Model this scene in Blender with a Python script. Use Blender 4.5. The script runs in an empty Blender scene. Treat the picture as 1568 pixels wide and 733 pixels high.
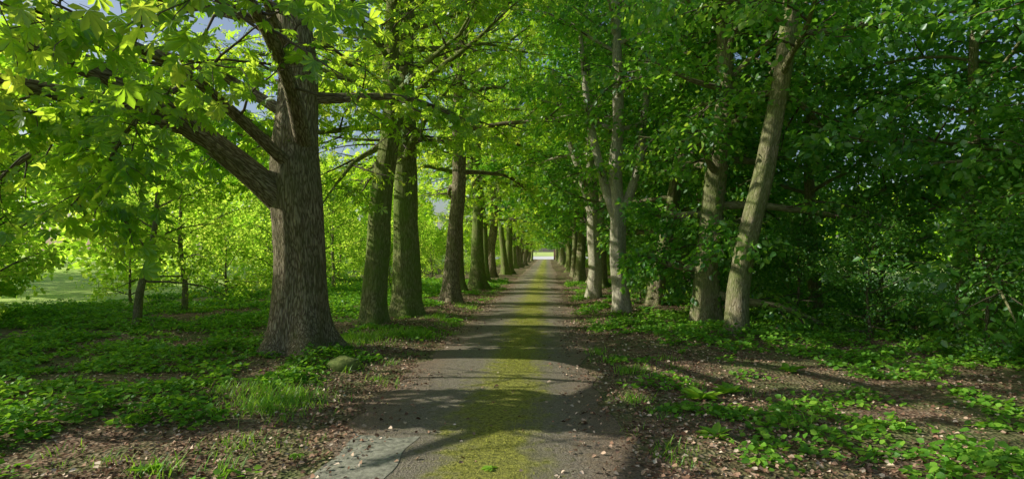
import bpy, math, time
import numpy as np
T0=time.time()
scene=bpy.context.scene
RX=-0.6   # road centre line
EL,AZ=math.radians(29),math.radians(-90)      # sun: from the left
TE=math.tan(EL)
SUN=np.array([math.sin(AZ)*math.cos(EL),math.cos(AZ)*math.cos(EL),math.sin(EL)])
SU=np.array([math.cos(AZ),-math.sin(AZ),0.])
SW=np.cross(SUN,SU)

# ------------------------------------------------------------------ helpers
_tab=np.random.default_rng(99).random((256,256))
def vnoise(x,y,scale,seed=0):
    x=np.asarray(x,float)/scale+seed*17.3; y=np.asarray(y,float)/scale+seed*31.7
    xi=np.floor(x).astype(int); yi=np.floor(y).astype(int)
    fx=x-xi; fy=y-yi; fx=fx*fx*(3-2*fx); fy=fy*fy*(3-2*fy)
    g=lambda a,b:_tab[a%256,b%256]
    return (g(xi,yi)*(1-fx)+g(xi+1,yi)*fx)*(1-fy)+(g(xi,yi+1)*(1-fx)+g(xi+1,yi+1)*fx)*fy
def sstep(a,b,x):
    t=np.clip((x-a)/(b-a),0,1); return t*t*(3-2*t)
def nrm(v):
    return v/np.maximum(np.linalg.norm(v,axis=-1,keepdims=True),1e-9)
def gh(x,y):
    x=np.asarray(x,float); y=np.asarray(y,float)
    m=sstep(1.4,2.6,np.abs(x-RX))
    far=1-sstep(60,150,np.hypot(x,y))
    h=0.16*(vnoise(x,y,5,1)-.3)+0.09*(vnoise(x,y,1.4,2)-.5)+0.04*(vnoise(x,y,.4,3)-.5)
    return m*far*h+0.03*m
def gaps(P,lo=.5,hi=.25):
    """openings in the crowns, aligned with the sun (leaves removed to let streaks of sun through). True = leaf stays"""
    u=P@SU; w=P@SW
    m=.55*vnoise(u*1.6,w*.75,1.15,41)+.45*vnoise(u*1.5,w*.7,.55,42)
    op=np.where(P[:,2]<(5.5-P[:,0])*TE,lo,hi)
    return m>.34+.30*op  # sun windows shaped into the crowns to dapple lane and undergrowth

def make_mesh(name,V,F,mat,rnd=None,bk=None,smooth=False):
    V=np.ascontiguousarray(V,dtype=np.float32); F=np.ascontiguousarray(F,dtype=np.int32)
    me=bpy.data.meshes.new(name)
    me.vertices.add(len(V)); me.vertices.foreach_set('co',V.ravel())
    k=F.shape[1]
    me.loops.add(F.size); me.loops.foreach_set('vertex_index',F.ravel())
    me.polygons.add(len(F)); me.polygons.foreach_set('loop_start',np.arange(len(F),dtype=np.int32)*k)
    if smooth: me.polygons.foreach_set('use_smooth',np.ones(len(F),dtype=bool))
    if rnd is not None:
        a=me.attributes.new('rnd','FLOAT','FACE'); a.data.foreach_set('value',rnd.astype(np.float32))
    if bk is not None:
        a=me.attributes.new('bk','FLOAT_VECTOR','POINT'); a.data.foreach_set('vector',bk.astype(np.float32).ravel())
    me.update(calc_edges=True)
    me.materials.append(mat)
    return me
def add_obj(name,me,loc=(0,0,0),parent=None,rot=0,scale=None):
    o=bpy.data.objects.new(name,me); scene.collection.objects.link(o)
    o.location=loc; o.rotation_euler=(0,0,rot)
    if scale is not None: o.scale=scale
    if parent: o.parent=parent
    return o

def t_leaf(w=.32,fold=.08,droop=.12):
    V=np.array([[0,0,0],[w,.33,fold],[w*.75,.7,fold*.3-droop*.4],[0,1,-droop],[-w*.75,.7,fold*.3-droop*.4],[-w,.33,fold]])
    return V,np.array([[0,1,2,3],[0,3,4,5]])
def t_palm(n,quads2):
    Vs=[];Fs=[];c=0
    for i in range(n):
        a=math.radians(-105+210*i/(n-1)); L=1-.38*abs(a)/1.8
        ca,sa=math.cos(a),math.sin(a)
        if quads2:
            P=[[0,.0,0],[.10,.40,.03],[.18,.72,-.04],[0,1,-.22],[-.18,.72,-.04],[-.10,.40,.03]]; Q=[[0,1,2,3],[0,3,4,5]]
        else:
            P=[[0,0,0],[.19,.66,-.04],[0,1,-.2],[-.19,.66,-.04]]; Q=[[0,1,2,3]]
        P=np.array(P)*L; P[:,0]*=1.08
        X=P[:,0]*ca+P[:,1]*sa; Y=-P[:,0]*sa+P[:,1]*ca
        Vs.append(np.stack([X,Y,P[:,2]],1)); Fs.append(np.array(Q)+c); c+=len(P)
    return np.concatenate(Vs)*.62,np.concatenate(Fs)
LEAF=t_leaf(); PALM7=t_palm(7,True); PALM5=t_palm(5,False)
BLADE=(np.array([[-.02,0,0],[.02,0,0],[.017,.35,.02],[-.017,.35,.02],[.012,.7,.12],[-.012,.7,.12],[.002,1,.3],[-.002,1,.3]]),
       np.array([[0,1,2,3],[3,2,4,5],[5,4,6,7]]))
def scatter(t,P,D,N,s,r=None,rng=None):
    TV,TF=t; n=len(P)
    D=nrm(D); R=nrm(np.cross(D,N)); N=nrm(np.cross(R,D))
    s=np.broadcast_to(np.asarray(s,float),(n,))[:,None,None]
    V=P[:,None,:]+s*(TV[None,:,0:1]*R[:,None,:]+TV[None,:,1:2]*D[:,None,:]+TV[None,:,2:3]*N[:,None,:])
    F=TF[None]+(np.arange(n)*len(TV))[:,None,None]
    if r is None: r=rng.random(n)
    rr=np.repeat(r,len(TF))
    return V.reshape(-1,3),F.reshape(-1,4),rr
class Acc:
    def __init__(s): s.V=[];s.F=[];s.A=[];s.B=[];s.n=0
    def add(s,V,F,a=None,b=None):
        s.V.append(V);s.F.append(F+s.n);s.n+=len(V)
        if a is not None:s.A.append(a)
        if b is not None:s.B.append(b)
    def mesh(s,name,mat,smooth=False):
        return make_mesh(name,np.concatenate(s.V),np.concatenate(s.F),mat,
            np.concatenate(s.A) if s.A else None,np.concatenate(s.B) if s.B else None,smooth)

def tube(P,R,k=6,off=0.,shape=None):
    P=np.asarray(P,float); R=np.asarray(R,float); n=len(P)
    T=np.gradient(P,axis=0); T=nrm(T)
    ref=np.array([1.,0,0]) if abs(T[0][0])<.8 else np.array([0,1.,0])
    U=ref-T*(T@ref)[:,None]; U=nrm(U); W=np.cross(T,U)
    a=np.arange(k)/k*2*math.pi
    ca,sa=np.cos(a),np.sin(a)
    rad=R[:,None]*np.ones((1,k))
    if shape is not None: rad=rad*shape
    V=P[:,None,:]+rad[:,:,None]*(ca[None,:,None]*U[:,None,:]+sa[None,:,None]*W[:,None,:])
    L=np.concatenate([[0],np.cumsum(np.linalg.norm(np.diff(P,axis=0),axis=1))])+off
    B=np.stack([rad*ca,rad*sa,np.repeat(L[:,None],k,1)],-1)
    i=np.arange(n-1)[:,None]; j=np.arange(k)[None,:]; j2=(j+1)%k
    F=np.stack([i*k+j,i*k+j2,(i+1)*k+j2,(i+1)*k+j],-1).reshape(-1,4)
    return V.reshape(-1,3),F,B.reshape(-1,3)
def spline(pts,n):
    pts=np.asarray(pts,float); m=len(pts)
    d=np.concatenate([[0],np.cumsum(np.linalg.norm(np.diff(pts[:,:3],axis=0),axis=1))])
    t=np.linspace(0,d[-1],n); out=np.stack([np.interp(t,d,pts[:,c]) for c in range(pts.shape[1])],1)
    k=max(1,n//(m*2))
    for _ in range(2*k):
        out[1:-1]=(out[:-2]+out[1:-1]*2+out[2:])/4
    return out
def grow(rng,p,d,L,r0,r1,n,up,wig):
    P=[np.array(p)]; d=np.array(d,float)
    for i in range(n):
        d=d+rng.normal(0,wig,3)+np.array([0,0,up]); d/=np.linalg.norm(d)
        P.append(P[-1]+d*L/n)
    return np.array(P),np.linspace(r0,r1,n+1)

# ------------------------------------------------------------------ materials
def newmat(name):
    m=bpy.data.materials.new(name); m.use_nodes=True; nt=m.node_tree
    b=nt.nodes['Principled BSDF']; o=nt.nodes['Material Output']
    return m,nt,b,o
def N(nt,t,**k):
    n=nt.nodes.new(t)
    for a,v in k.items(): setattr(n,a,v)
    return n
def ramp(nt,stops):
    n=nt.nodes.new('ShaderNodeValToRGB'); e=n.color_ramp.elements
    while len(e)<len(stops): e.new(.5)
    for x,(p,c) in zip(e,stops): x.position=p; x.color=(*c,1) if len(c)==3 else c
    return n
def mix(nt,f,a,b,bt='MIX'):
    n=nt.nodes.new('ShaderNodeMix'); n.data_type='RGBA'; n.blend_type=bt
    for s,v in ((0,f),(6,a),(7,b)):
        if isinstance(v,bpy.types.NodeSocket): nt.links.new(v,n.inputs[s])
        elif v is not None: n.inputs[s].default_value=v if s==0 else (*v,1)
    return n.outputs[2]
def mth(nt,op,a,b=None,c=None):
    n=nt.nodes.new('ShaderNodeMath'); n.operation=op
    for i,v in enumerate((a,b,c)):
        if isinstance(v,bpy.types.NodeSocket): nt.links.new(v,n.inputs[i])
        elif v is not None: n.inputs[i].default_value=v
    return n.outputs[0]
def leafmat(name,refl,trans,tw=.5,rough=.42,gl=.05):
    m,nt,b,o=newmat(name); L=nt.links; nt.nodes.remove(b)
    at=N(nt,'ShaderNodeAttribute',attribute_name='rnd')
    r1=ramp(nt,refl); r2=ramp(nt,trans)
    L.new(at.outputs['Fac'],r1.inputs[0]); L.new(at.outputs['Fac'],r2.inputs[0])
    df=N(nt,'ShaderNodeBsdfDiffuse'); L.new(r1.outputs[0],df.inputs[0])
    tr=N(nt,'ShaderNodeBsdfTranslucent'); L.new(r2.outputs[0],tr.inputs[0])
    mx=N(nt,'ShaderNodeMixShader'); mx.inputs[0].default_value=tw
    L.new(df.outputs[0],mx.inputs[1]); L.new(tr.outputs[0],mx.inputs[2])
    if gl<=0: L.new(mx.outputs[0],o.inputs[0]); return m
    gs=N(nt,'ShaderNodeBsdfGlossy'); gs.inputs['Roughness'].default_value=rough; gs.inputs['Color'].default_value=(.9,.95,1,1)
    m2=N(nt,'ShaderNodeMixShader'); m2.inputs[0].default_value=gl
    L.new(mx.outputs[0],m2.inputs[1]); L.new(gs.outputs[0],m2.inputs[2]); L.new(m2.outputs[0],o.inputs[0])
    return m
M_chest=leafmat('chestnut_leaf',[(0,(.04,.12,.012)),(.5,(.10,.25,.02)),(1,(.20,.36,.03))],
                [(0,(.28,.60,.02)),(.5,(.64,.96,.04)),(1,(.97,1.,.12))],.68)
M_lime=leafmat('lime_leaf',[(0,(.03,.12,.02)),(.5,(.10,.28,.035)),(1,(.30,.50,.07))],
                [(0,(.16,.46,.03)),(.5,(.42,.86,.05)),(1,(.80,.97,.10))],.5)
M_shrub=leafmat('shrub_leaf',[(0,(.05,.14,.022)),(.5,(.12,.26,.03)),(1,(.25,.38,.05))],
                [(0,(.36,.68,.05)),(.5,(.70,.97,.08)),(1,(.97,1.,.18))],.68,gl=0)
M_wood_l=leafmat('woodland_leaf',[(0,(.03,.11,.025)),(.5,(.08,.23,.035)),(1,(.22,.42,.06))],
                [(0,(.14,.42,.035)),(.5,(.34,.74,.05)),(1,(.66,.90,.10))],.45)
M_herb=leafmat('herb_leaf',[(0,(.04,.13,.016)),(.5,(.13,.33,.03)),(1,(.34,.58,.06))],
                [(0,(.20,.48,.02)),(.6,(.36,.70,.035)),(1,(.55,.85,.06))],.35,gl=.018)
M_litter=leafmat('dead_leaf',[(0,(.10,.055,.034)),(.4,(.34,.20,.13)),(.75,(.60,.42,.29)),(1,(.84,.69,.53))],
                [(0,(.06,.03,.01)),(1,(.3,.15,.06))],.05,gl=0)
def barkmat(name,c0,c1,c2,ridge=1.,moss=.3,mc=(.10,.14,.035),sc=30,st=.16):
    m,nt,b,o=newmat(name); L=nt.links
    at=N(nt,'ShaderNodeAttribute',attribute_name='bk')
    mp=N(nt,'ShaderNodeMapping'); mp.inputs['Scale'].default_value=(1,1,st); L.new(at.outputs['Vector'],mp.inputs[0])
    n0=N(nt,'ShaderNodeTexNoise'); n0.inputs['Scale'].default_value=9; n0.inputs['Detail'].default_value=2; L.new(mp.outputs[0],n0.inputs[0])
    vm=N(nt,'ShaderNodeVectorMath',operation='MULTIPLY_ADD'); L.new(n0.outputs['Color'],vm.inputs[0]); vm.inputs[1].default_value=(.14,.14,.14); L.new(mp.outputs[0],vm.inputs[2])
    v=N(nt,'ShaderNodeTexVoronoi',feature='DISTANCE_TO_EDGE'); v.inputs['Scale'].default_value=sc
    L.new(vm.outputs[0],v.inputs[0])
    n1=N(nt,'ShaderNodeTexNoise'); n1.inputs['Scale'].default_value=50; n1.inputs['Detail'].default_value=4; n1.inputs['Roughness'].default_value=.7; L.new(mp.outputs[0],n1.inputs[0])
    rv=ramp(nt,[(0,(0,0,0)),(.22,(1,1,1))]); L.new(v.outputs['Distance'],rv.inputs[0])
    h=mth(nt,'ADD',mth(nt,'MULTIPLY',rv.outputs[0],.36*ridge),mth(nt,'MULTIPLY',n1.outputs[0],1.05))
    rc=ramp(nt,[(.25+.08*ridge,c0),(.55+.1*ridge,c1),(.8+.12*ridge,c2)]); L.new(h,rc.inputs[0])
    n2=N(nt,'ShaderNodeTexNoise'); n2.inputs['Scale'].default_value=1.8; n2.inputs['Detail'].default_value=5; n2.inputs['Roughness'].default_value=.65; L.new(at.outputs['Vector'],n2.inputs[0])
    rm=ramp(nt,[(.36,(0,0,0)),(.62,(moss,)*3)]); L.new(n2.outputs[0],rm.inputs[0])
    L.new(mix(nt,rm.outputs[0],rc.outputs[0],mc),b.inputs['Base Color'])
    b.inputs['Roughness'].default_value=.9; b.inputs['Specular IOR Level'].default_value=.15
    bp=N(nt,'ShaderNodeBump'); bp.inputs['Strength'].default_value=1.; bp.inputs['Distance'].default_value=.04*ridge+.01
    L.new(h,bp.inputs['Height']); L.new(bp.outputs[0],b.inputs['Normal'])
    return m
M_bark=barkmat('chestnut_bark',(.03,.024,.017),(.23,.18,.115),(.54,.46,.33),.9,.45,(.15,.17,.05))
M_barkg=barkmat('mossy_bark',(.035,.04,.014),(.20,.20,.075),(.46,.43,.23),.6,.8,(.16,.25,.04),24,.2)
M_bark2=barkmat('lime_bark',(.065,.055,.033),(.27,.23,.135),(.54,.47,.33),.6,.75,(.16,.22,.05),26,.2)
M_bark3=barkmat('pale_bark',(.15,.13,.09),(.48,.43,.32),(.76,.70,.56),.45,.4,(.22,.26,.10),22,.3)
M_twig=bpy.data.materials.new('twig_bark'); M_twig.use_nodes=True
_b=M_twig.node_tree.nodes['Principled BSDF']; _b.inputs['Roughness'].default_value=.9
_n=M_twig.node_tree.nodes.new('ShaderNodeTexNoise'); _n.inputs['Scale'].default_value=12
M_twig.node_tree.links.new(mix(M_twig.node_tree,_n.outputs[0],(.05,.04,.025),(.16,.13,.08)),_b.inputs['Base Color'])

def coordx(nt):
    g=N(nt,'ShaderNodeNewGeometry'); s=N(nt,'ShaderNodeSeparateXYZ'); nt.links.new(g.outputs['Position'],s.inputs[0]); return g,s
def noise(nt,vec,sc,det=3,rough=.6):
    n=N(nt,'ShaderNodeTexNoise'); n.inputs['Scale'].default_value=sc; n.inputs['Detail'].default_value=det; n.inputs['Roughness'].default_value=rough
    nt.links.new(vec,n.inputs['Vector']); return n.outputs[0]
# ground
m,nt,b,o=newmat('woodland_floor'); M_ground=m; L=nt.links
g,s=coordx(nt); pos=g.outputs['Position']
v=N(nt,'ShaderNodeTexVoronoi'); v.inputs['Scale'].default_value=26; L.new(pos,v.inputs['Vector'])
sep=N(nt,'ShaderNodeSeparateColor'); L.new(v.outputs['Color'],sep.inputs[0])
rl=ramp(nt,[(0,(.10,.06,.04)),(.5,(.28,.175,.115)),(.85,(.48,.34,.235)),(1,(.64,.50,.36))]); L.new(sep.outputs[0],rl.inputs[0])
soil=mix(nt,noise(nt,pos,9,4),rl.outputs[0],(.13,.086,.056))
rg=ramp(nt,[(.42,(0,0,0)),(.6,(1,1,1))]); L.new(noise(nt,pos,.9,5,.7),rg.inputs[0])
c1=mix(nt,mth(nt,'MULTIPLY',rg.outputs[0],.6),soil,(.10,.16,.04))
ax=mth(nt,'ABSOLUTE',s.outputs[0])
fld=N(nt,'ShaderNodeMapRange'); fld.inputs[1].default_value=12; fld.inputs[2].default_value=16; L.new(mth(nt,'ADD',ax,mth(nt,'MULTIPLY',noise(nt,pos,.4,2),3.)),fld.inputs[0])
fy=N(nt,'ShaderNodeMapRange'); fy.inputs[1].default_value=125; fy.inputs[2].default_value=135; L.new(s.outputs[1],fy.inputs[0])
fm=mth(nt,'MAXIMUM',fld.outputs[0],fy.outputs[0])
fc=mix(nt,noise(nt,pos,.5,4,.7),(.42,.62,.14),(.68,.75,.26))
L.new(mix(nt,fm,c1,fc),b.inputs['Base Color']); b.inputs['Roughness'].default_value=.95; b.inputs['Specular IOR Level'].default_value=.1
bp=N(nt,'ShaderNodeBump'); bp.inputs['Strength'].default_value=.8; bp.inputs['Distance'].default_value=.03
L.new(v.outputs['Distance'],bp.inputs['Height']); L.new(bp.outputs[0],b.inputs['Normal'])
# road
m,nt,b,o=newmat('mossy_asphalt'); M_road=m; L=nt.links
g,s=coordx(nt); pos=g.outputs['Position']
dx=mth(nt,'ABSOLUTE',mth(nt,'ADD',s.outputs[0],.47))
nfine=noise(nt,pos,60,3,.75); nmid=noise(nt,pos,7,5,.7); nbig=noise(nt,pos,1.3,4,.6)
vo=N(nt,'ShaderNodeTexVoronoi'); vo.inputs['Scale'].default_value=70; L.new(pos,vo.inputs['Vector'])
rf=ramp(nt,[(.3,(0,0,0)),(.7,(1,1,1))]); L.new(nfine,rf.inputs[0])
asp=mix(nt,rf.outputs[0],(.08,.07,.052),(.58,.515,.40))
asp=mix(nt,mth(nt,'MULTIPLY',nbig,.55),asp,(.34,.275,.19))
rq=ramp(nt,[(.5,(0,0,0)),(.7,(1,1,1))]); L.new(nmid,rq.inputs[0])
asp=mix(nt,mth(nt,'MULTIPLY',rq.outputs[0],.6),asp,(.20,.21,.07))
rd=ramp(nt,[(.30,(.8,.8,.8)),(.44,(0,0,0))]); L.new(nmid,rd.inputs[0])
asp=mix(nt,rd.outputs[0],asp,(.09,.074,.053))
stones=ramp(nt,[(.0,(1,1,1)),(.3,(0,0,0))]); L.new(vo.outputs['Distance'],stones.inputs[0])
asp=mix(nt,mth(nt,'MULTIPLY',stones.outputs[0],.5),asp,(.72,.66,.55))
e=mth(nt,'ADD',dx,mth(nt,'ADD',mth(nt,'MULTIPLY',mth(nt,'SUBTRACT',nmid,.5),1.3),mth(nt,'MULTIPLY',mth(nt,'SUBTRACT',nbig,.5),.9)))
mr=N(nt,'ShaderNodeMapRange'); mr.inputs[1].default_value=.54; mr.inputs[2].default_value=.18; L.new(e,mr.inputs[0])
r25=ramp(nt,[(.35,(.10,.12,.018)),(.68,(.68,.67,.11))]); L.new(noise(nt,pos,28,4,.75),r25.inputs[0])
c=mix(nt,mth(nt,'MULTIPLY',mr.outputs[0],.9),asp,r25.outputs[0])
de=mth(nt,'ABSOLUTE',mth(nt,'ADD',s.outputs[0],.6))
me_=N(nt,'ShaderNodeMapRange'); me_.inputs[1].default_value=.7; me_.inputs[2].default_value=1.2; L.new(mth(nt,'ADD',de,mth(nt,'MULTIPLY',mth(nt,'SUBTRACT',nmid,.5),1.1)),me_.inputs[0])
c=mix(nt,mth(nt,'MULTIPLY',me_.outputs[0],.85),c,mix(nt,rf.outputs[0],(.11,.073,.048),(.58,.42,.29)))
L.new(c,b.inputs['Base Color']); b.inputs['Roughness'].default_value=.85; b.inputs['Specular IOR Level'].default_value=.2
bp=N(nt,'ShaderNodeBump'); bp.inputs['Strength'].default_value=1.; bp.inputs['Distance'].default_value=.05
L.new(mth(nt,'ADD',nfine,mth(nt,'ADD',nmid,mth(nt,'MULTIPLY',mr.outputs[0],.6))),bp.inputs['Height']); L.new(bp.outputs[0],b.inputs['Normal'])
def simple(name,c0,c1,sc=8,rough=.85,bump=.01):
    m,nt,b,o=newmat(name); tc=N(nt,'ShaderNodeNewGeometry'); n=noise(nt,tc.outputs['Position'],sc,5,.7)
    r=ramp(nt,[(.3,c0),(.7,c1)]); nt.links.new(n,r.inputs[0])
    nt.links.new(r.outputs[0],b.inputs['Base Color']); b.inputs['Roughness'].default_value=rough
    bp=N(nt,'ShaderNodeBump'); bp.inputs['Distance'].default_value=bump; nt.links.new(n,bp.inputs['Height']); nt.links.new(bp.outputs[0],b.inputs['Normal'])
    return m
M_conc=simple('patch_concrete',(.10,.10,.07),(.42,.41,.31),18)
M_pale=simple('pale_gravel',(.7,.68,.64),(.85,.83,.8),5)
M_brick=simple('dark_brick',(.06,.03,.022),(.16,.08,.055),6)
M_wood=simple('weathered_wood',(.06,.05,.035),(.15,.13,.09),20)
M_stone=simple('mossy_rock',(.07,.12,.015),(.22,.25,.06),9,.95,.03)

# ------------------------------------------------------------------ ground & road
def axis(lo,hi,step,ext_lo,ext_hi):
    a=list(np.arange(lo,hi+1e-6,step)); s=step
    while a[-1]<ext_hi: s*=1.25; a.append(a[-1]+s)
    s=step
    while a[0]>ext_lo: s*=1.25; a.insert(0,a[0]-s)
    return np.array(a)
def gridF(nx,ny):
    i=np.arange(ny-1)[:,None]; j=np.arange(nx-1)[None,:]
    return np.stack([i*nx+j,i*nx+j+1,(i+1)*nx+j+1,(i+1)*nx+j],-1).reshape(-1,4)
def grid(xs,ys,zf):
    X,Y=np.meshgrid(xs,ys); Z=zf(X,Y)
    return np.stack([X,Y,Z],-1).reshape(-1,3),gridF(len(xs),len(ys))
V,F=grid(axis(-11,11,.11,-900,900),axis(0,26,.12,-60,1500),gh)
add_obj('ground',make_mesh('ground',V,F,M_ground,smooth=True))
ys=axis(-3,30,.08,-30,150); u=np.linspace(-1,1,41)
U,Y=np.meshgrid(u,ys)
def rgh(s): return 1.25+.34*(vnoise(Y*0,Y,.9,s)-.5)+.22*(vnoise(Y*0,Y,.25,s+1)-.5)
X=RX+np.where(U<0,U*rgh(5),U*rgh(7)); Z=.006+.02*(1-U*U)+.008*(vnoise(X,Y,.5,4))*(1-U**4)
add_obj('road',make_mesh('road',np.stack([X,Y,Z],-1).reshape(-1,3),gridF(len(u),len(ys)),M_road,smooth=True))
xs=np.linspace(0,1,14); ysp=np.linspace(2.2,4.9,60)
A_,Y=np.meshgrid(xs,ysp)
X=(-1.72+.08*(vnoise(Y*0,Y,.3,9)-.5))*(1-A_)+A_*(-1.12+.14*(vnoise(Y*0,Y,.35,10)-.5)); Uu=(X-RX)/1.25
Y=Y+.3*(vnoise(X,X*0,.2,12)-.5)
Z=.006+.02*(1-Uu*Uu)+.008*(vnoise(X,Y,.5,4))+.003
add_obj('road_repair_patch',make_mesh('road_repair_patch',np.stack([X,Y,Z],-1).reshape(-1,3),gridF(14,60),M_conc,smooth=True))
V,F=grid(np.linspace(-14,16,20),np.linspace(116,190,20),lambda x,y:x*0+.05)
add_obj('gravel_yard',make_mesh('gravel_yard',V,F,M_pale))

# ------------------------------------------------------------------ trees
CAM=np.array([0,0,1.65])
def clear(P):
    """the lane is kept trimmed"""
    d=np.abs(P[:,0]-RX)
    k=~((d<2.3)&(P[:,2]<3.5-.35*d))
    k&=np.linalg.norm(P-CAM,axis=1)>2.3
    return k
def trunk_mesh(acc,path,k=40,n=60,flare=.8,seed=0,lobes=5,bumpy=.10):
    S=spline(path,n); P=S[:,:3]; R=S[:,3]
    z=P[:,2]-P[0,2]
    wob=np.clip(z,0,1)[:,None]*.10*np.stack([vnoise(z,z*0+seed,1.3,seed)-.5,vnoise(z,z*0+seed,1.3,seed+5)-.5,z*0],1)
    P=P+wob*1.2
    a=np.arange(k)/k*2*math.pi
    fl=flare*np.exp(-z/.3)[:,None]*(.8+.5*np.cos(lobes*a+seed)[None]+.3*np.cos(3*a+seed*2)[None])
    pr=np.stack([np.cos(a),np.sin(a)],0)
    bm=bumpy*(vnoise(pr[0][None]*1.6+seed,z[:,None]*.9+pr[1][None]*1.6,1,2)-.5)*2+.03*np.cos(a[None]*11+z[:,None]*.6+seed)*vnoise(pr[0][None]*3,z[:,None],.6,5)
    V,F,B=tube(P,R,k,shape=1+fl+bm); acc.add(V,F,None,B)
    return np.concatenate([P,R[:,None]],1)
def tree(name,path,seed,R=4.,h0=.3,h1=1.,n1=16,n2=7,n3=6,lpt=9,tmpl=PALM5,ls=.2,leafm=None,bark=None,elev=(5,45),
         flare=.8,extra=None,world=True,kt=40,nt_=60,dens=1.,droop=.35,spread=.28,lenf=None,lobes=5,limbr=.42,lo=.5,hi=.3,ntilt=.65,zmin=None,keep=.015):
    rng=np.random.default_rng(seed); W=Acc(); tw=Acc(); tips=[]
    S=trunk_mesh(W,path,kt,nt_,flare,seed,lobes)
    limbs=[]
    for i in range(n1):
        t=h0+(h1-h0)*((i+.5)/n1)**.9; t=min(max(t+rng.normal(0,.02),0.02),.99)
        q=S[int(t*(len(S)-1))]
        az=i*2.399+rng.normal(0,.4)
        el=math.radians(elev[0]+(elev[1]-elev[0])*(t-h0)/(1-h0+.01)+rng.normal(0,8))
        u=(t-h0)/(h1-h0+1e-6)
        L=R*(.65+.6*math.sin(math.pi*min(1,.2+u*.75)))*rng.uniform(.75,1.1)
        if lenf: L*=lenf(az)
        d=np.array([math.cos(az)*math.cos(el),math.sin(az)*math.cos(el),math.sin(el)])
        P,rr=grow(rng,q[:3],d,L,max(.02,q[3]*limbr),.012,9,.02-.05*(1-u),.09)
        if world and (~clear(P[3:])).any(): continue        # low boughs over the lane have been cut
        if zmin is not None and (P[4:,2]<zmin+.5).any(): continue
        limbs.append((P,rr,L,n2))
    if extra: 
        for E in extra:
            Sx=spline(E[0],24); limbs.append((Sx[:,:3],Sx[:,3],E[1],E[2]))
    for P,rr,L,nn2 in limbs:
        k=14 if rr[0]>.08 else 7
        V,F,B=tube(P,rr,k); W.add(V,F,None,B)
        T=np.gradient(P,axis=0)
        for j in range(nn2):
            t=.22+.76*(j+rng.random()*.8)/nn2; id_=min(len(P)-2,int(t*(len(P)-1)))
            dd=nrm(T[id_]); side=1 if j%2 else -1
            sv=nrm(np.cross(dd,[0,0,1.])); 
            d2=dd*.7+sv*side*rng.uniform(.5,1.2)+np.array([0,0,rng.normal(.1,.35)])
            L2=max(.5,L*.42*(1.15-t*.7)*rng.uniform(.7,1.2)); L2=min(L2,2.2)
            d2/=np.linalg.norm(d2)
            P2,r2=grow(rng,P[id_],d2,L2,max(.008,rr[id_]*.5 if rr[id_]<.06 else .022),.006,6,-.04,.13)
            V,F,B=tube(P2,r2,5); tw.add(V,F)
            T2=np.gradient(P2,axis=0)
            for q in range(n3):
                t2=.15+.85*(q+rng.random()*.7)/n3; i2=min(len(P2)-1,int(t2*(len(P2)-1)+.5))
                e=nrm(T2[i2]); s2=nrm(np.cross(e,[0,0,1.]))*(1 if q%2 else -1)
                d3=e*.6+s2*rng.uniform(.3,1.1)+np.array([0,0,rng.normal(0,.3)]); d3/=np.linalg.norm(d3)
                L3=rng.uniform(.3,.65)
                P3,r3=grow(rng,P2[i2],d3,L3,.007,.003,4,-.12,.1)
                if world and gaps(P3,lo,hi).any(): V,F,B=tube(P3,r3,3); tw.add(V,F)
                tips.append(np.concatenate([P3[1:],np.repeat(nrm(P3[-1]-P3[0])[None],4,0)],1))
    tips=np.concatenate(tips)
    tips=tips[rng.random(len(tips))<dens]
    n=max(1,int(round(lpt/4.)))
    Pp=np.repeat(tips,n,0); c=len(Pp)
    P=Pp[:,:3]+rng.normal(0,spread*.5,(c,3))*np.array([1,1,.7])
    az=rng.random(c)*2*math.pi
    D=np.stack([np.cos(az),np.sin(az),-np.abs(rng.normal(droop,.3,c))],1)+Pp[:,3:]*.8
    Nn=nrm(np.stack([rng.normal(0,ntilt,c),rng.normal(0,ntilt,c),np.ones(c)],1))
    kp=gaps(P,lo,hi)|(rng.random(c)<keep)
    if world: kp&=clear(P)
    if zmin is not None: kp&=P[:,2]>zmin
    P,D,Nn=P[kp],D[kp],Nn[kp]
    c=len(P)
    cl=vnoise(P[:,0]+P[:,2]*.7,P[:,1]-P[:,2]*.4,1.1,seed%7)
    r=np.clip(.62*rng.random(c)+.5*cl-.08,0,1)
    A=Acc(); A.add(*scatter(tmpl,P,D,Nn,ls*rng.uniform(.6,1.25,c),r))
    wm=W.mesh(name+'_wood',bark or M_bark,True); lm=A.mesh(name+'_leaves',leafm or M_chest); tm=tw.mesh(name+'_twigs',M_twig)
    if world:
        e=bpy.data.objects.new(name,None); scene.collection.objects.link(e)
        add_obj('trunk_and_limbs',wm,parent=e); add_obj('leaf_crown',lm,parent=e); add_obj('twigs',tm,parent=e)
    return wm,lm,c,tm
def inst(name,v,x,y,rot,sc,sz=None,lean=(0,0)):
    e=bpy.data.objects.new(name,None); scene.collection.objects.link(e)
    e.location=(x,y,float(gh(x,y))-.03); e.rotation_euler=(lean[0],lean[1],rot); e.scale=(sc,sc,sz or sc)
    for nm,me in (('trunk_and_limbs',v[0]),('leaf_crown',v[1]),('twigs',v[3])):
        q=bpy.data.objects.new(nm,me); scene.collection.objects.link(q); q.parent=e
    return e

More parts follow.
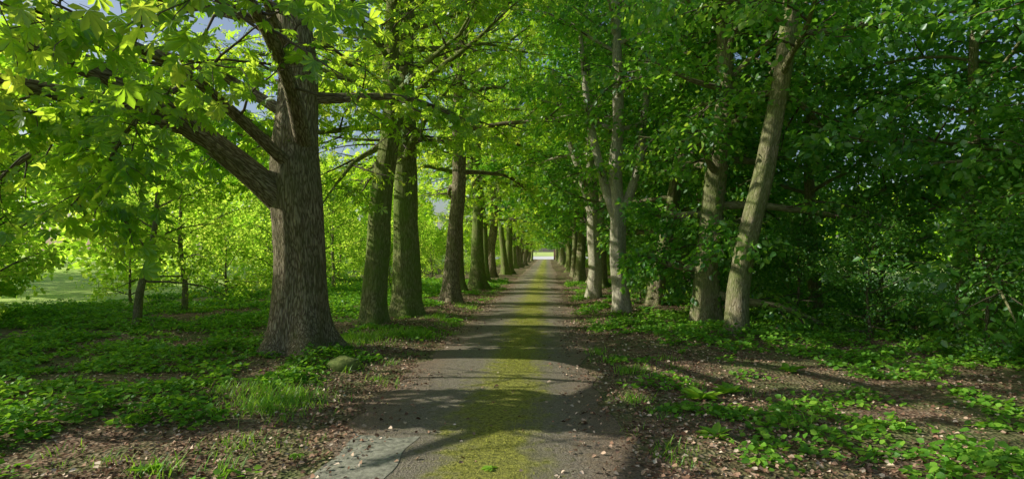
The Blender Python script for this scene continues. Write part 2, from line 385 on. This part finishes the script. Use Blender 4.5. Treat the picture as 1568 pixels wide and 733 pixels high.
HC='horse_chestnut_tree'; LT='lime_tree'
tot=0
limbA=([(-4.15,8.8,2.35,.26),(-4.55,8.4,2.85,.20),(-5.09,7.8,3.40,.165),(-5.46,7.0,3.84,.15),(-5.73,6.3,3.98,.135),(-5.95,5.6,4.0,.12),(-6.3,4.6,3.95,.09),(-6.6,3.4,3.9,.05),(-6.7,2.2,3.7,.02)],5.,14)
limbB=([(-5.15,7.7,3.42,.12),(-5.6,7.0,3.55,.11),(-6.1,6.2,3.6,.10),(-6.9,5.2,3.6,.08),(-7.8,4.2,3.6,.04)],4.,10)
limbC=([(-3.9,8.7,3.4,.14),(-3.6,7.6,4.0,.10),(-3.3,6.4,4.25,.08),(-2.9,5.2,4.1,.06),(-2.4,4.2,3.75,.04),(-1.9,3.6,3.45,.015)],4.,12)
limbD=([(-4.1,8.7,3.0,.10),(-4.3,7.6,3.5,.08),(-4.3,6.4,3.8,.06),(-4.1,5.0,3.7,.045),(-3.7,3.8,3.4,.02)],4.,9)
limbE=([(-5.46,7.0,3.84,.05),(-6.2,7.2,3.5,.04),(-7.2,7.2,2.9,.03),(-8.0,7.0,2.1,.012)],3.,10)
limbF=([(-6.1,6.2,3.6,.05),(-6.4,5.6,3.1,.035),(-6.5,5.2,2.5,.025),(-6.6,5.0,1.9,.012)],2.2,8)
limbG=([(-4.3,6.6,3.8,.04),(-4.5,6.0,3.3,.03),(-4.6,5.6,2.7,.02),(-4.6,5.4,2.0,.01)],2.,7)
limbH=([(-5.9,5.6,4.0,.07),(-5.3,4.6,4.2,.05),(-4.6,3.7,4.1,.035),(-3.9,3.0,3.7,.015)],3.,8)
limbI=([(-4.1,8.8,3.8,.10),(-5.4,8.9,4.6,.08),(-7.,8.6,5.1,.06),(-8.6,8.2,5.2,.03)],4.,12)
limbJ=([(-4.1,8.9,3.2,.07),(-4.9,9.4,3.7,.055),(-5.9,9.9,3.8,.04),(-6.9,10.2,3.5,.02)],3.,10)
tot+=tree(HC,[(-4.0,8.87,-.1,.45),(-4.0,8.87,.5,.41),(-4.03,8.87,1.5,.375),(-4.08,8.85,2.6,.41),(-4.15,8.9,4,.32),(-4.2,9.0,6,.25),(-4.0,9.1,8,.14),(-4.0,9.1,9.5,.05)],
  11,R=3.6,h0=.42,h1=.85,n1=15,lpt=8,tmpl=PALM7,ls=.25,extra=[limbA,limbB,limbC,limbD,limbE,limbF,limbG,limbH,limbI,limbJ],elev=(5,50),flare=1.3,kt=72,nt_=140,limbr=.35,lo=.58,hi=.25,ntilt=.9)[2]
tot+=tree(HC,[(-3.82,12.1,-.1,.28),(-3.8,12.1,1,.25),(-3.68,12.1,2.5,.24),(-3.45,12.1,4.5,.2),(-3.4,12.1,7,.14),(-3.4,12.1,9.5,.04)],12,R=3.5,h0=.36,h1=.9,n1=16,ls=.25,flare=.65,elev=(0,45),kt=48,nt_=90,lpt=10,bark=M_barkg,lo=.55,hi=.22)[2]
tot+=tree(HC,[(-3.55,13.9,-.1,.38),(-3.55,13.9,1,.33),(-3.6,13.9,2.5,.31),(-3.65,14,5,.26),(-3.6,14,8,.15),(-3.6,14,10.5,.05)],13,R=3.9,h0=.33,h1=.95,n1=18,ls=.25,flare=.6,elev=(0,45),kt=48,nt_=90,lpt=10,lo=.55,hi=.2,bark=M_barkg)[2]
tot+=tree(HC,[(-3.0,17.4,-.1,.30),(-2.95,17.4,1,.24),(-2.85,17.4,2.5,.22),(-2.75,17.4,5,.2),(-2.8,17.4,8,.15),(-2.8,17.4,12.5,.04)],14,R=5.,h0=.25,n1=24,n2=8,ls=.27,flare=.9,elev=(0,45),kt=40,lpt=10,lo=.55,hi=.1)[2]
tot+=tree(LT,[(3.52,10.74,-.1,.23),(3.6,10.74,1,.19),(3.95,10.74,2.6,.175),(4.35,10.74,4.5,.165),(4.6,10.7,6.3,.15),(4.7,10.7,9,.05)],21,R=3.4,h0=.5,h1=.9,n1=15,n3=7,lpt=20,tmpl=LEAF,ls=.13,leafm=M_lime,bark=M_bark2,flare=.45,lo=.1,hi=.2,elev=(5,45),keep=.1)[2]
tot+=tree(LT,[(3.47,12.54,-.1,.30),(3.5,12.54,1,.26),(3.7,12.5,3,.23),(3.9,12.5,5.5,.17),(3.9,12.5,10,.05)],22,R=3.3,h0=.10,h1=.9,n1=26,n3=7,lpt=20,tmpl=LEAF,ls=.13,leafm=M_lime,bark=M_bark2,flare=.5,elev=(-5,45),
  lenf=lambda a:.5 if math.cos(a)<-.2 or math.sin(a)<-.6 else 1.,lo=0.,hi=.1,keep=.1)[2]
fork=[([(1.9,14.7,2.2,.15),(1.5,14.8,3.4,.12),(1.1,14.9,5.2,.10),(.9,15,7.5,.05)],2.,6),([(1.95,14.7,2.6,.13),(2.4,14.6,3.8,.11),(2.6,14.6,6,.08),(2.7,14.6,8,.04)],2.,6)]
tot+=tree(LT,[(1.95,14.7,-.1,.25),(1.93,14.7,.6,.22),(1.85,14.7,1.6,.22),(1.8,14.7,3,.18),(1.85,14.7,5,.15),(1.8,14.7,8,.11),(1.8,14.7,12,.04)],23,R=3.4,h0=.38,n1=18,n3=6,lpt=16,tmpl=LEAF,ls=.15,leafm=M_lime,bark=M_bark3,flare=.3,elev=(10,50),extra=fork,lo=.2,hi=.15,keep=.1)[2]
fork=[([(1.6,19.3,2.6,.15),(1.2,19.4,4.2,.12),(.6,19.4,6,.10),(.2,19.4,8,.05)],3.,8),([(1.6,19.3,2.2,.12),(2.1,19.2,3.8,.11),(2.5,19.2,6,.08),(2.7,19.2,8,.04)],2.,6)]
tot+=tree(LT,[(1.58,19.3,-.1,.26),(1.6,19.3,.6,.22),(1.62,19.3,2.6,.22),(1.5,19.3,5,.14),(1.4,19.3,8,.10),(1.3,19.3,12.5,.04)],24,R=4.6,h0=.34,n1=22,n2=8,n3=6,lpt=16,tmpl=LEAF,ls=.17,leafm=M_lime,bark=M_bark3,flare=.3,elev=(8,50),extra=fork,lo=.2,hi=.1,keep=.1)[2]
tot+=tree(LT,[(3.1,16.6,-.1,.26),(3.2,16.6,1,.22),(3.7,16.7,3,.18),(4.1,16.8,6,.14),(4.1,16.8,11,.05)],25,R=3.8,h0=.12,n1=24,n3=6,lpt=16,tmpl=LEAF,ls=.15,leafm=M_wood_l,bark=M_bark2,flare=.4,elev=(-10,45),lo=.1,hi=.1,keep=.1)[2]
print('near trees',tot,time.time()-T0)
def variant(name,seed,**k):
    return tree(name,k.pop('path'),seed,world=False,**k)
VA=[variant('avenue_a',31,path=[(0,0,-.1,.30),(0,0,1,.25),(.1,0,3,.22),(0,.1,6,.17),(0,0,12.5,.05)],R=4.4,h0=.22,n1=22,lpt=9,ls=.28,kt=20,nt_=30,elev=(5,45),bark=M_barkg,zmin=2.2,lo=.58,hi=.12),
    variant('avenue_b',32,path=[(0,0,-.1,.34),(0,0,1,.28),(-.2,0,3,.22),(-.1,.1,6,.16),(0,0,13,.05)],R=4.5,h0=.22,n1=22,lpt=9,ls=.28,kt=20,nt_=30,elev=(5,45),zmin=2.2,lo=.58,hi=.12,
        extra=[([(0,0,.9,.17),(.35,.1,1.8,.15),(.7,.2,3.4,.12),(.9,.2,6,.06)],2.5,7)]),
    variant('avenue_c',33,path=[(0,0,-.1,.28),(0,0,1,.23),(.25,0,3,.20),(.3,.1,6,.15),(.2,0,12,.05)],R=4.3,h0=.2,n1=22,lpt=14,tmpl=LEAF,ls=.2,leafm=M_lime,bark=M_bark2,kt=20,nt_=30,elev=(5,45),zmin=2.1,lo=.2,hi=.08,keep=.1)]
rg=np.random.default_rng(5)
y=22.; i=0
while y<112:
    a,b2=(rg.uniform(.65,1.12),rg.uniform(.7,1.1)) if i>1 else (1.1,1.1)
    inst(HC,VA[int(rg.random()<.5)],-3.1+rg.normal(0,.35),y+rg.normal(0,1.1),rg.random()*.6-.3+(math.pi if rg.random()<.3 else 0),a,lean=rg.normal(0,.06,2))
    inst(LT,VA[2 if rg.random()<.7 else 0],2.1+rg.normal(0,.3),y+1.5+rg.normal(0,1.),rg.random()*6.28,b2,lean=rg.normal(0,.06,2))
    y+=4.+ (y>50)*2; i+=1
BU=[variant('bush_a',41,path=[(0,0,-.1,.08),(.1,0,1.5,.06),(0,.2,3.4,.02)],R=1.7,h0=.08,n1=14,n2=6,n3=5,lpt=12,tmpl=LEAF,ls=.14,leafm=M_shrub,kt=8,nt_=16,flare=.2,elev=(10,60),limbr=.5,ntilt=1.,lo=.25),
    variant('bush_b',42,path=[(0,0,-.1,.07),(-.2,0,1.5,.05),(0,.2,4.2,.02)],R=1.6,h0=.1,n1=16,n2=6,n3=5,lpt=12,tmpl=LEAF,ls=.13,leafm=M_shrub,kt=8,nt_=16,flare=.2,elev=(20,65),limbr=.5,ntilt=1.,lo=.25),
    variant('sapling',43,path=[(0,0,-.1,.13),(.15,0,1.5,.10),(.4,.2,3.,.08),(.5,.2,7.5,.02)],R=2.3,h0=.22,n1=16,n2=6,n3=6,lpt=12,tmpl=LEAF,ls=.15,leafm=M_shrub,bark=M_bark2,kt=12,nt_=24,flare=.3,elev=(0,55),ntilt=1.,lo=.35),
    variant('wood_tree',44,path=[(0,0,-.1,.17),(.1,0,2,.14),(-.2,.2,5.,.10),(0,.2,10.5,.02)],R=3.3,h0=.14,n1=23,n2=7,n3=6,lpt=14,tmpl=LEAF,ls=.15,leafm=M_wood_l,bark=M_bark2,kt=12,nt_=30,flare=.3,elev=(-5,50),lo=.12,hi=.12,ntilt=.8,keep=.08),
    variant('bush_dark',45,path=[(0,0,-.1,.07),(.2,0,1.5,.05),(0,.2,3.8,.02)],R=1.7,h0=.08,n1=15,n2=6,n3=5,lpt=14,tmpl=LEAF,ls=.12,leafm=M_wood_l,kt=8,nt_=16,flare=.2,elev=(5,60),limbr=.5,ntilt=.9,lo=.12,keep=.1)]
for k in range(26):
    yy=4.+k*2.4+rg.normal(0,.6); xx=-9.8-rg.random()*4.6-(1. if yy<9 else 0)
    inst('hazel_shrub',BU[k%2],xx,yy,rg.random()*6.28,rg.uniform(.5,.95),lean=rg.normal(0,.08,2))
for (xx,yy) in [(-8.6,11.2),(-9.8,14.6),(-7.6,17.5),(-9.,23),(-8.,30),(-13,9),(-14,13),(-12,7)]:
    inst('elder_sapling',BU[2],xx,yy,rg.random()*6.28,rg.uniform(.5,.76),lean=rg.normal(0,.12,2))
for (xx,yy,sc) in [(-6.5,23,.45),(-6,29,.55),(-5.6,37,.6),(-5.8,46,.6),(-5.4,57,.6),(-5.4,70,.6),(-5.2,88,.6),(4.4,31,.6),(4.6,38,.65),(4.4,46,.6),(4.4,56,.6),(4.4,68,.6),(4.4,84,.6)]:
    inst('hazel_shrub',BU[int(yy)%2],xx,yy,rg.random()*6.28,sc)
for k in range(20):
    yy=3.6+k*2.6+rg.normal(0,.4); xx=7.6+rg.random()*2.2+(.8 if yy<8 else 0)-(1.4 if yy>14 else 0)
    inst('hawthorn_shrub',BU[4 if k%3 else 1],xx,yy,rg.random()*6.28,rg.uniform(.5,.85))
for (xx,yy,sc) in [(5.4,12.6,.5),(5.,15.3,.6),(4.4,18.6,.6),(5.8,17.,.7),(4.2,22,.55),(4.6,26,.6),(6.,10.8,.46),(3.2,20.5,.4),(2.9,17.6,.35),(6.6,9.,.48),(6.9,12.2,.6),(4.7,13.6,.42),(6.9,7.2,.4)]:
    inst('hawthorn_shrub',BU[4],xx,yy,rg.random()*6.28,sc)
for (xx,yy,sc) in [(8.8,4.,.9),(8.4,7.4,.95),(7.8,11.,.9),(6.6,14.2,.95),(10.5,9.5,1.1),(6.2,18.5,1),(6.2,23,1),(6.6,29,1),(6.6,37,1),(7,47,1.1),(12,6,1.1),(6.5,60,1.1),(7,78,1.1),(7,95,1.1)]:
    inst('field_maple_tree',BU[3],xx,yy,rg.random()*6.28,sc)
r9=np.random.default_rng(77)
def line(n,x0,x1,y0,y1,h,thick=2.5,zs=.7):
    t=r9.random(n); x=x0+(x1-x0)*t; y=y0+(y1-y0)*t
    top=h*(.55+.5*vnoise(x,y,3.5*thick/2.5,3)+.2*vnoise(x,y,1.3*thick/2.5,4))
    z=top*r9.random(n)**zs
    bul=thick*np.sqrt(np.clip(1-(z/top)**2,0,1))
    return np.stack([x+r9.normal(0,.5,n)*bul,y+r9.normal(0,.5,n)*bul,z],1)
def mass(name,P,s0,s1,mat,nt_=1.,bx=-.8):
    n=len(P); D=r9.normal(0,1,(n,3)); Nn=nrm(r9.normal(0,nt_,(n,3))+np.array([bx,0,.5])); A=Acc()
    A.add(*scatter(t_leaf(.36),P,D,Nn,r9.uniform(s0,s1,n),np.clip(.5*r9.random(n)+.5*vnoise(P[:,0]+P[:,2],P[:,1],2.5,1),0,1)))
    add_obj(name,A.mesh(name,mat))
def holes(P,thr,sc=1.3): return P[.6*vnoise(P[:,1],P[:,2],sc,14)+.4*vnoise(P[:,1]+P[:,0],P[:,2],sc*.4,15)>thr]
mass('field_hedge',holes(line(42000,-19,-18.5,1,90,5.6,1.5,.85),.47),.18,.28,M_shrub)
mass('distant_tree_belt',holes(line(70000,-41,-40,-5,190,20.,2.6,.75),.38,2.6),.42,.85,M_shrub)
P=line(62000,11.5,8.5,1,70,10.5,2.2,.85); P=P[(P[:,2]>1.7+.8*(vnoise(P[:,1],P[:,1]*0,1.2,6)-.5))|(vnoise(P[:,1],P[:,2],.9,8)>.6)]
mass('woodland_understorey',holes(P,.36),.14,.28,M_wood_l,bx=-.5)
P=np.concatenate([line(9000,-85,-80,-10,150,22,5),line(14000,60,50,-10,150,14,5),line(9000,-70,-9,210,215,13,5),line(9000,70,8,215,210,13,5)])
mass('distant_tree_line',P,.7,1.5,M_shrub)
print('instances',time.time()-T0)

# ------------------------------------------------------------------ ground cover
rc=np.random.default_rng(3)
def herbs(name,x0,x1,y0,y1,n,thr,seed,hs=1.,mat=M_herb):
    x=rc.uniform(x0,x1,n); y=y0+(y1-y0)*rc.random(n)**1.6
    d=np.abs(x-RX)
    m=vnoise(x,y,1.6,seed)*.5+vnoise(x,y,.5,seed+1)*.5+.18*sstep(1.9,5,d)-.12
    k=(m>thr)&(d>1.5); x,y,m=x[k],y[k],m[k]
    q=7; X=np.repeat(x,q)+rc.normal(0,.07,len(x)*q); Y=np.repeat(y,q)+rc.normal(0,.07,len(x)*q)
    hh=np.repeat(rc.uniform(.04,.20,len(x))*np.clip((m-thr)*5,.35,1.3),q)*hs
    Z=gh(X,Y)+hh*rc.uniform(.3,1.1,len(X))+.01
    c=len(X); az=rc.random(c)*6.283
    D=np.stack([np.cos(az),np.sin(az),rc.normal(.05,.3,c)],1); Nn=np.stack([rc.normal(0,.5,c)-.3,rc.normal(0,.5,c),np.ones(c)],1)
    A=Acc(); A.add(*scatter(t_leaf(.36,.05,.15),np.stack([X,Y,Z],1),D,Nn,rc.uniform(.03,.08,c)*(1+Y*.02),np.clip(rc.random(c)*.7+.4*vnoise(X,Y,1.2,9)-.05,0,1)))
    add_obj(name,A.mesh(name,mat))
herbs('ivy_ground_cover',-14,-1.9,1.5,30,32000,.475,11)
herbs('ivy_ground_cover',.8,14,1.5,30,28000,.48,15)
n=180000; x=rc.uniform(-9,9,n); y=1.3+26*rc.random(n)**1.7; d=np.abs(x-RX)
p=np.clip(np.exp(-((d-1.8)/1.)**2)*1.4+.5*(d>1.3),0,1)*(.4+.9*vnoise(x,y,.7,21)); p=np.where(d<1.15,.03*vnoise(x,y,.6,23)*2,p)
p=np.where((d<1.3)&(d>.75),1.3*np.clip(vnoise(x,y,.5,22)-.2,0,1)*(d-.55)*1.6,p)
k=rc.random(n)<p; x,y=x[k],y[k]; c=len(x); az=rc.random(c)*6.283
A=Acc(); zz=np.where(np.abs(x-RX)<1.35,.03,gh(x,y)+.012)+rc.random(c)*.015
A.add(*scatter(t_leaf(.35,.12,.2),np.stack([x,y,zz],1),np.stack([np.cos(az),np.sin(az),rc.normal(0,.25,c)],1),np.stack([rc.normal(0,.5,c),rc.normal(0,.5,c),np.ones(c)],1),rc.uniform(.012,.055,c),rc.random(c)**1.5))
add_obj('leaf_litter',A.mesh('leaf_litter',M_litter))
def grass(cs):
    Ps=[]
    for (x,y,r,n,h) in cs:
        q=rc.normal(0,r*.5,(n,2)); X=x+q[:,0];Y=y+q[:,1]; k=np.abs(X-RX)>1.12; X=X[k];Y=Y[k]
        Ps.append(np.stack([X,Y,gh(X,Y)-.01,h*rc.uniform(.5,1.2,len(X))],1))
    P=np.concatenate(Ps); c=len(P); az=rc.random(c)*6.283; le=rc.uniform(.1,.7,c)
    D=np.stack([np.cos(az)*le,np.sin(az)*le,np.ones(c)],1); Nn=np.stack([-np.cos(az),-np.sin(az),le],1)*-1
    A=Acc(); T=(BLADE[0]*np.array([2.2,1,1]),BLADE[1]); A.add(*scatter(T,P[:,:3],D,Nn,P[:,3],rc.uniform(.3,1,c))); return A
cs=[(-2.9,5.9,.5,1100,.12),(-3.3,6.4,.4,500,.12),(-2.6,10.6,.5,900,.14),(-3.4,10.,.6,900,.14),(-2.6,4.6,.3,200,.09)]
for k in range(230):
    yy=2.5+28*rc.random(); sd=rc.random()<.5; xx=(RX-1.25-abs(rc.normal(0,1.1))) if sd else (RX+1.3+abs(rc.normal(0,1.4)))
    cs.append((xx,yy,.18,int(rc.uniform(15,80)),rc.uniform(.06,.15)))
add_obj('grass',grass(cs).mesh('grass',M_herb))
n=26000; y=1.5+16*rc.random(n)**1.8; x=-.47+rc.normal(0,.2,n); k=vnoise(x,y,.35,31)*.7+vnoise(x,y,.1,30)*.3>.42; x,y=x[k],y[k]; c=len(x)
az=rc.random(c)*6.283
A=Acc(); T=(BLADE[0]*np.array([5.,1,1]),BLADE[1])
A.add(*scatter(T,np.stack([x,y,np.full(c,.026)],1),np.stack([np.cos(az)*.8,np.sin(az)*.8,np.ones(c)*.7],1),np.stack([-np.cos(az),-np.sin(az),np.ones(c)],1),rc.uniform(.008,.02,c)*(1+y*.05),rng=rc))
M_moss=leafmat('moss_shoot',[(0,(.16,.18,.02)),(.6,(.40,.42,.055)),(1,(.62,.62,.11))],[(0,(.1,.13,.01)),(1,(.3,.3,.04))],.2,gl=0)
add_obj('moss',A.mesh('moss',M_moss))
P=np.array([(-.41,4.18,.045),(-1.98,4.35,.05),(-3.2,5.0,.06),(1.6,4.4,.05),(2.6,5.6,.06)]); P[:,2]+=gh(P[:,0],P[:,1]); n=len(P); az=rc.random(n)*6.28
A=Acc(); A.add(*scatter(PALM7,P,np.stack([np.cos(az),np.sin(az),az*0],1),np.tile([0,.1,1.],(n,1)),rc.uniform(.12,.17,n),rc.uniform(.5,1,n)))
add_obj('fallen_green_leaves',A.mesh('fallen_green_leaves',M_herb))
def weed(x,y,n,s):
    A=Acc(); az=np.arange(n)*2.4+rc.random(n)*.5; up=rc.uniform(.3,1.2,n)
    P=np.repeat(np.array([[x,y,float(gh(x,y))]]),n,0)+rc.normal(0,.02,(n,3))*np.array([1,1,0])
    A.add(*scatter(t_leaf(.22,.06,.35),P,np.stack([np.cos(az),np.sin(az),up],1),np.stack([-np.cos(az)*up,-np.sin(az)*up,np.ones(n)],1),s*rc.uniform(.6,1.2,n),np.clip(rc.uniform(.5,1.,n),0,1)))
    add_obj('dock_plant',A.mesh('dock_plant',M_herb))
for a in [(1.72,6.4,16,.24),(2.1,6.7,14,.2),(1.5,5.1,10,.16),(-2.9,3.9,10,.13),(3.2,7.7,12,.2)]: weed(*a)
n=2600; t=rc.random(n); z=.5+5.2*t; az=rc.random(n)*6.283; rr=.27-.02*z+rc.random(n)*.10
P=np.stack([3.47+.075*z+rr*np.cos(az),12.54+rr*np.sin(az),z],1)
k=vnoise(az*1.5,z,.8,3)>.35; P,az=P[k],az[k]; c=len(P)
A=Acc(); A.add(*scatter(t_leaf(.42,.05,.1),P,np.stack([rc.normal(0,.5,c),rc.normal(0,.5,c),-np.ones(c)],1),np.stack([np.cos(az),np.sin(az),.3*np.ones(c)],1),rc.uniform(.07,.13,c),rng=rc))
add_obj('trunk_ivy',A.mesh('trunk_ivy',M_wood_l))
import bmesh
bm=bmesh.new(); bmesh.ops.create_icosphere(bm,subdivisions=4,radius=1)
for v in bm.verts:
    c=v.co; f=1+.3*(float(vnoise(c.x*1.3+c.z,c.y*1.3+5,1,2))-.5)+.12*(float(vnoise(c.x*4+c.z*3,c.y*4,1,6))-.5); v.co=c*f
    v.co.x*=.24; v.co.y*=.17; v.co.z*=.13
me=bpy.data.meshes.new('mossy_stone'); bm.to_mesh(me); bm.free(); me.materials.append(M_stone)
for p in me.polygons: p.use_smooth=True
add_obj('mossy_stone',me,(-2.82,7.65,float(gh(-2.82,7.65))+.04))
W=Acc()
for k in range(160):
    yy=2.+14*rc.random()**1.5; xx=RX+rc.choice([-1,1])*(1.4+abs(rc.normal(0,1.8))); az=rc.random()*6.28; Lh=rc.uniform(.15,.7)
    P,r=grow(rc,(xx,yy,0),(math.cos(az),math.sin(az),0),Lh,rc.uniform(.003,.009),.002,5,0,.12); P[:,2]=gh(P[:,0],P[:,1])+.02
    V,F,B=tube(P,r,5); W.add(V,F,None,B)
add_obj('fallen_twigs',W.mesh('fallen_twigs',M_bark2,True))
W=Acc()
def box(W,x,y,z,w,d,h):
    V=np.array([[a*w/2+x,b_*d/2+y,z+c_*h] for c_ in (0,1) for a,b_ in ((-1,-1),(1,-1),(1,1),(-1,1))]); F=np.array([[3,2,1,0],[4,5,6,7],[0,1,5,4],[1,2,6,5],[2,3,7,6],[3,0,4,7]]); W.add(V,F)
box(W,1.7,115,0,.7,.7,1.9); box(W,1.7,115,1.902,.85,.85,.12); box(W,4.2,115,0,4.2,.3,1.4); box(W,4.2,115,1.402,4.3,.4,.08)
add_obj('brick_gate_pier',W.mesh('brick_gate_pier',M_brick))

# ------------------------------------------------------------------ light, sky, camera
w=bpy.data.worlds.new('World'); scene.world=w; w.use_nodes=True; nt=w.node_tree
sk=nt.nodes.new('ShaderNodeTexSky'); sk.sky_type='NISHITA'; sk.sun_disc=False; sk.sun_elevation=EL; sk.sun_rotation=AZ%(2*math.pi); sk.dust_density=2.
bg=nt.nodes['Background']; bg.inputs[1].default_value=.12; nt.links.new(sk.outputs[0],bg.inputs[0])
from mathutils import Vector
sd=Vector(SUN)
sl=bpy.data.lights.new('sun','SUN'); sl.energy=5; sl.angle=math.radians(.5); sl.color=(1,.96,.85)
so=bpy.data.objects.new('sun',sl); scene.collection.objects.link(so); so.rotation_euler=sd.to_track_quat('Z','Y').to_euler(); so.location=sd*50
scene.view_settings.view_transform='Standard'; scene.view_settings.look='None'; scene.view_settings.exposure=0
cd=bpy.data.cameras.new('camera'); cd.lens=19.63; cd.sensor_width=36; cd.clip_end=3000; cd.clip_start=.05
co=bpy.data.objects.new('camera',cd); scene.collection.objects.link(co); co.location=(0,0,1.65)
co.rotation_euler=(math.radians(90+1.24),0,math.radians(3.6)); scene.camera=co
print('done',time.time()-T0)
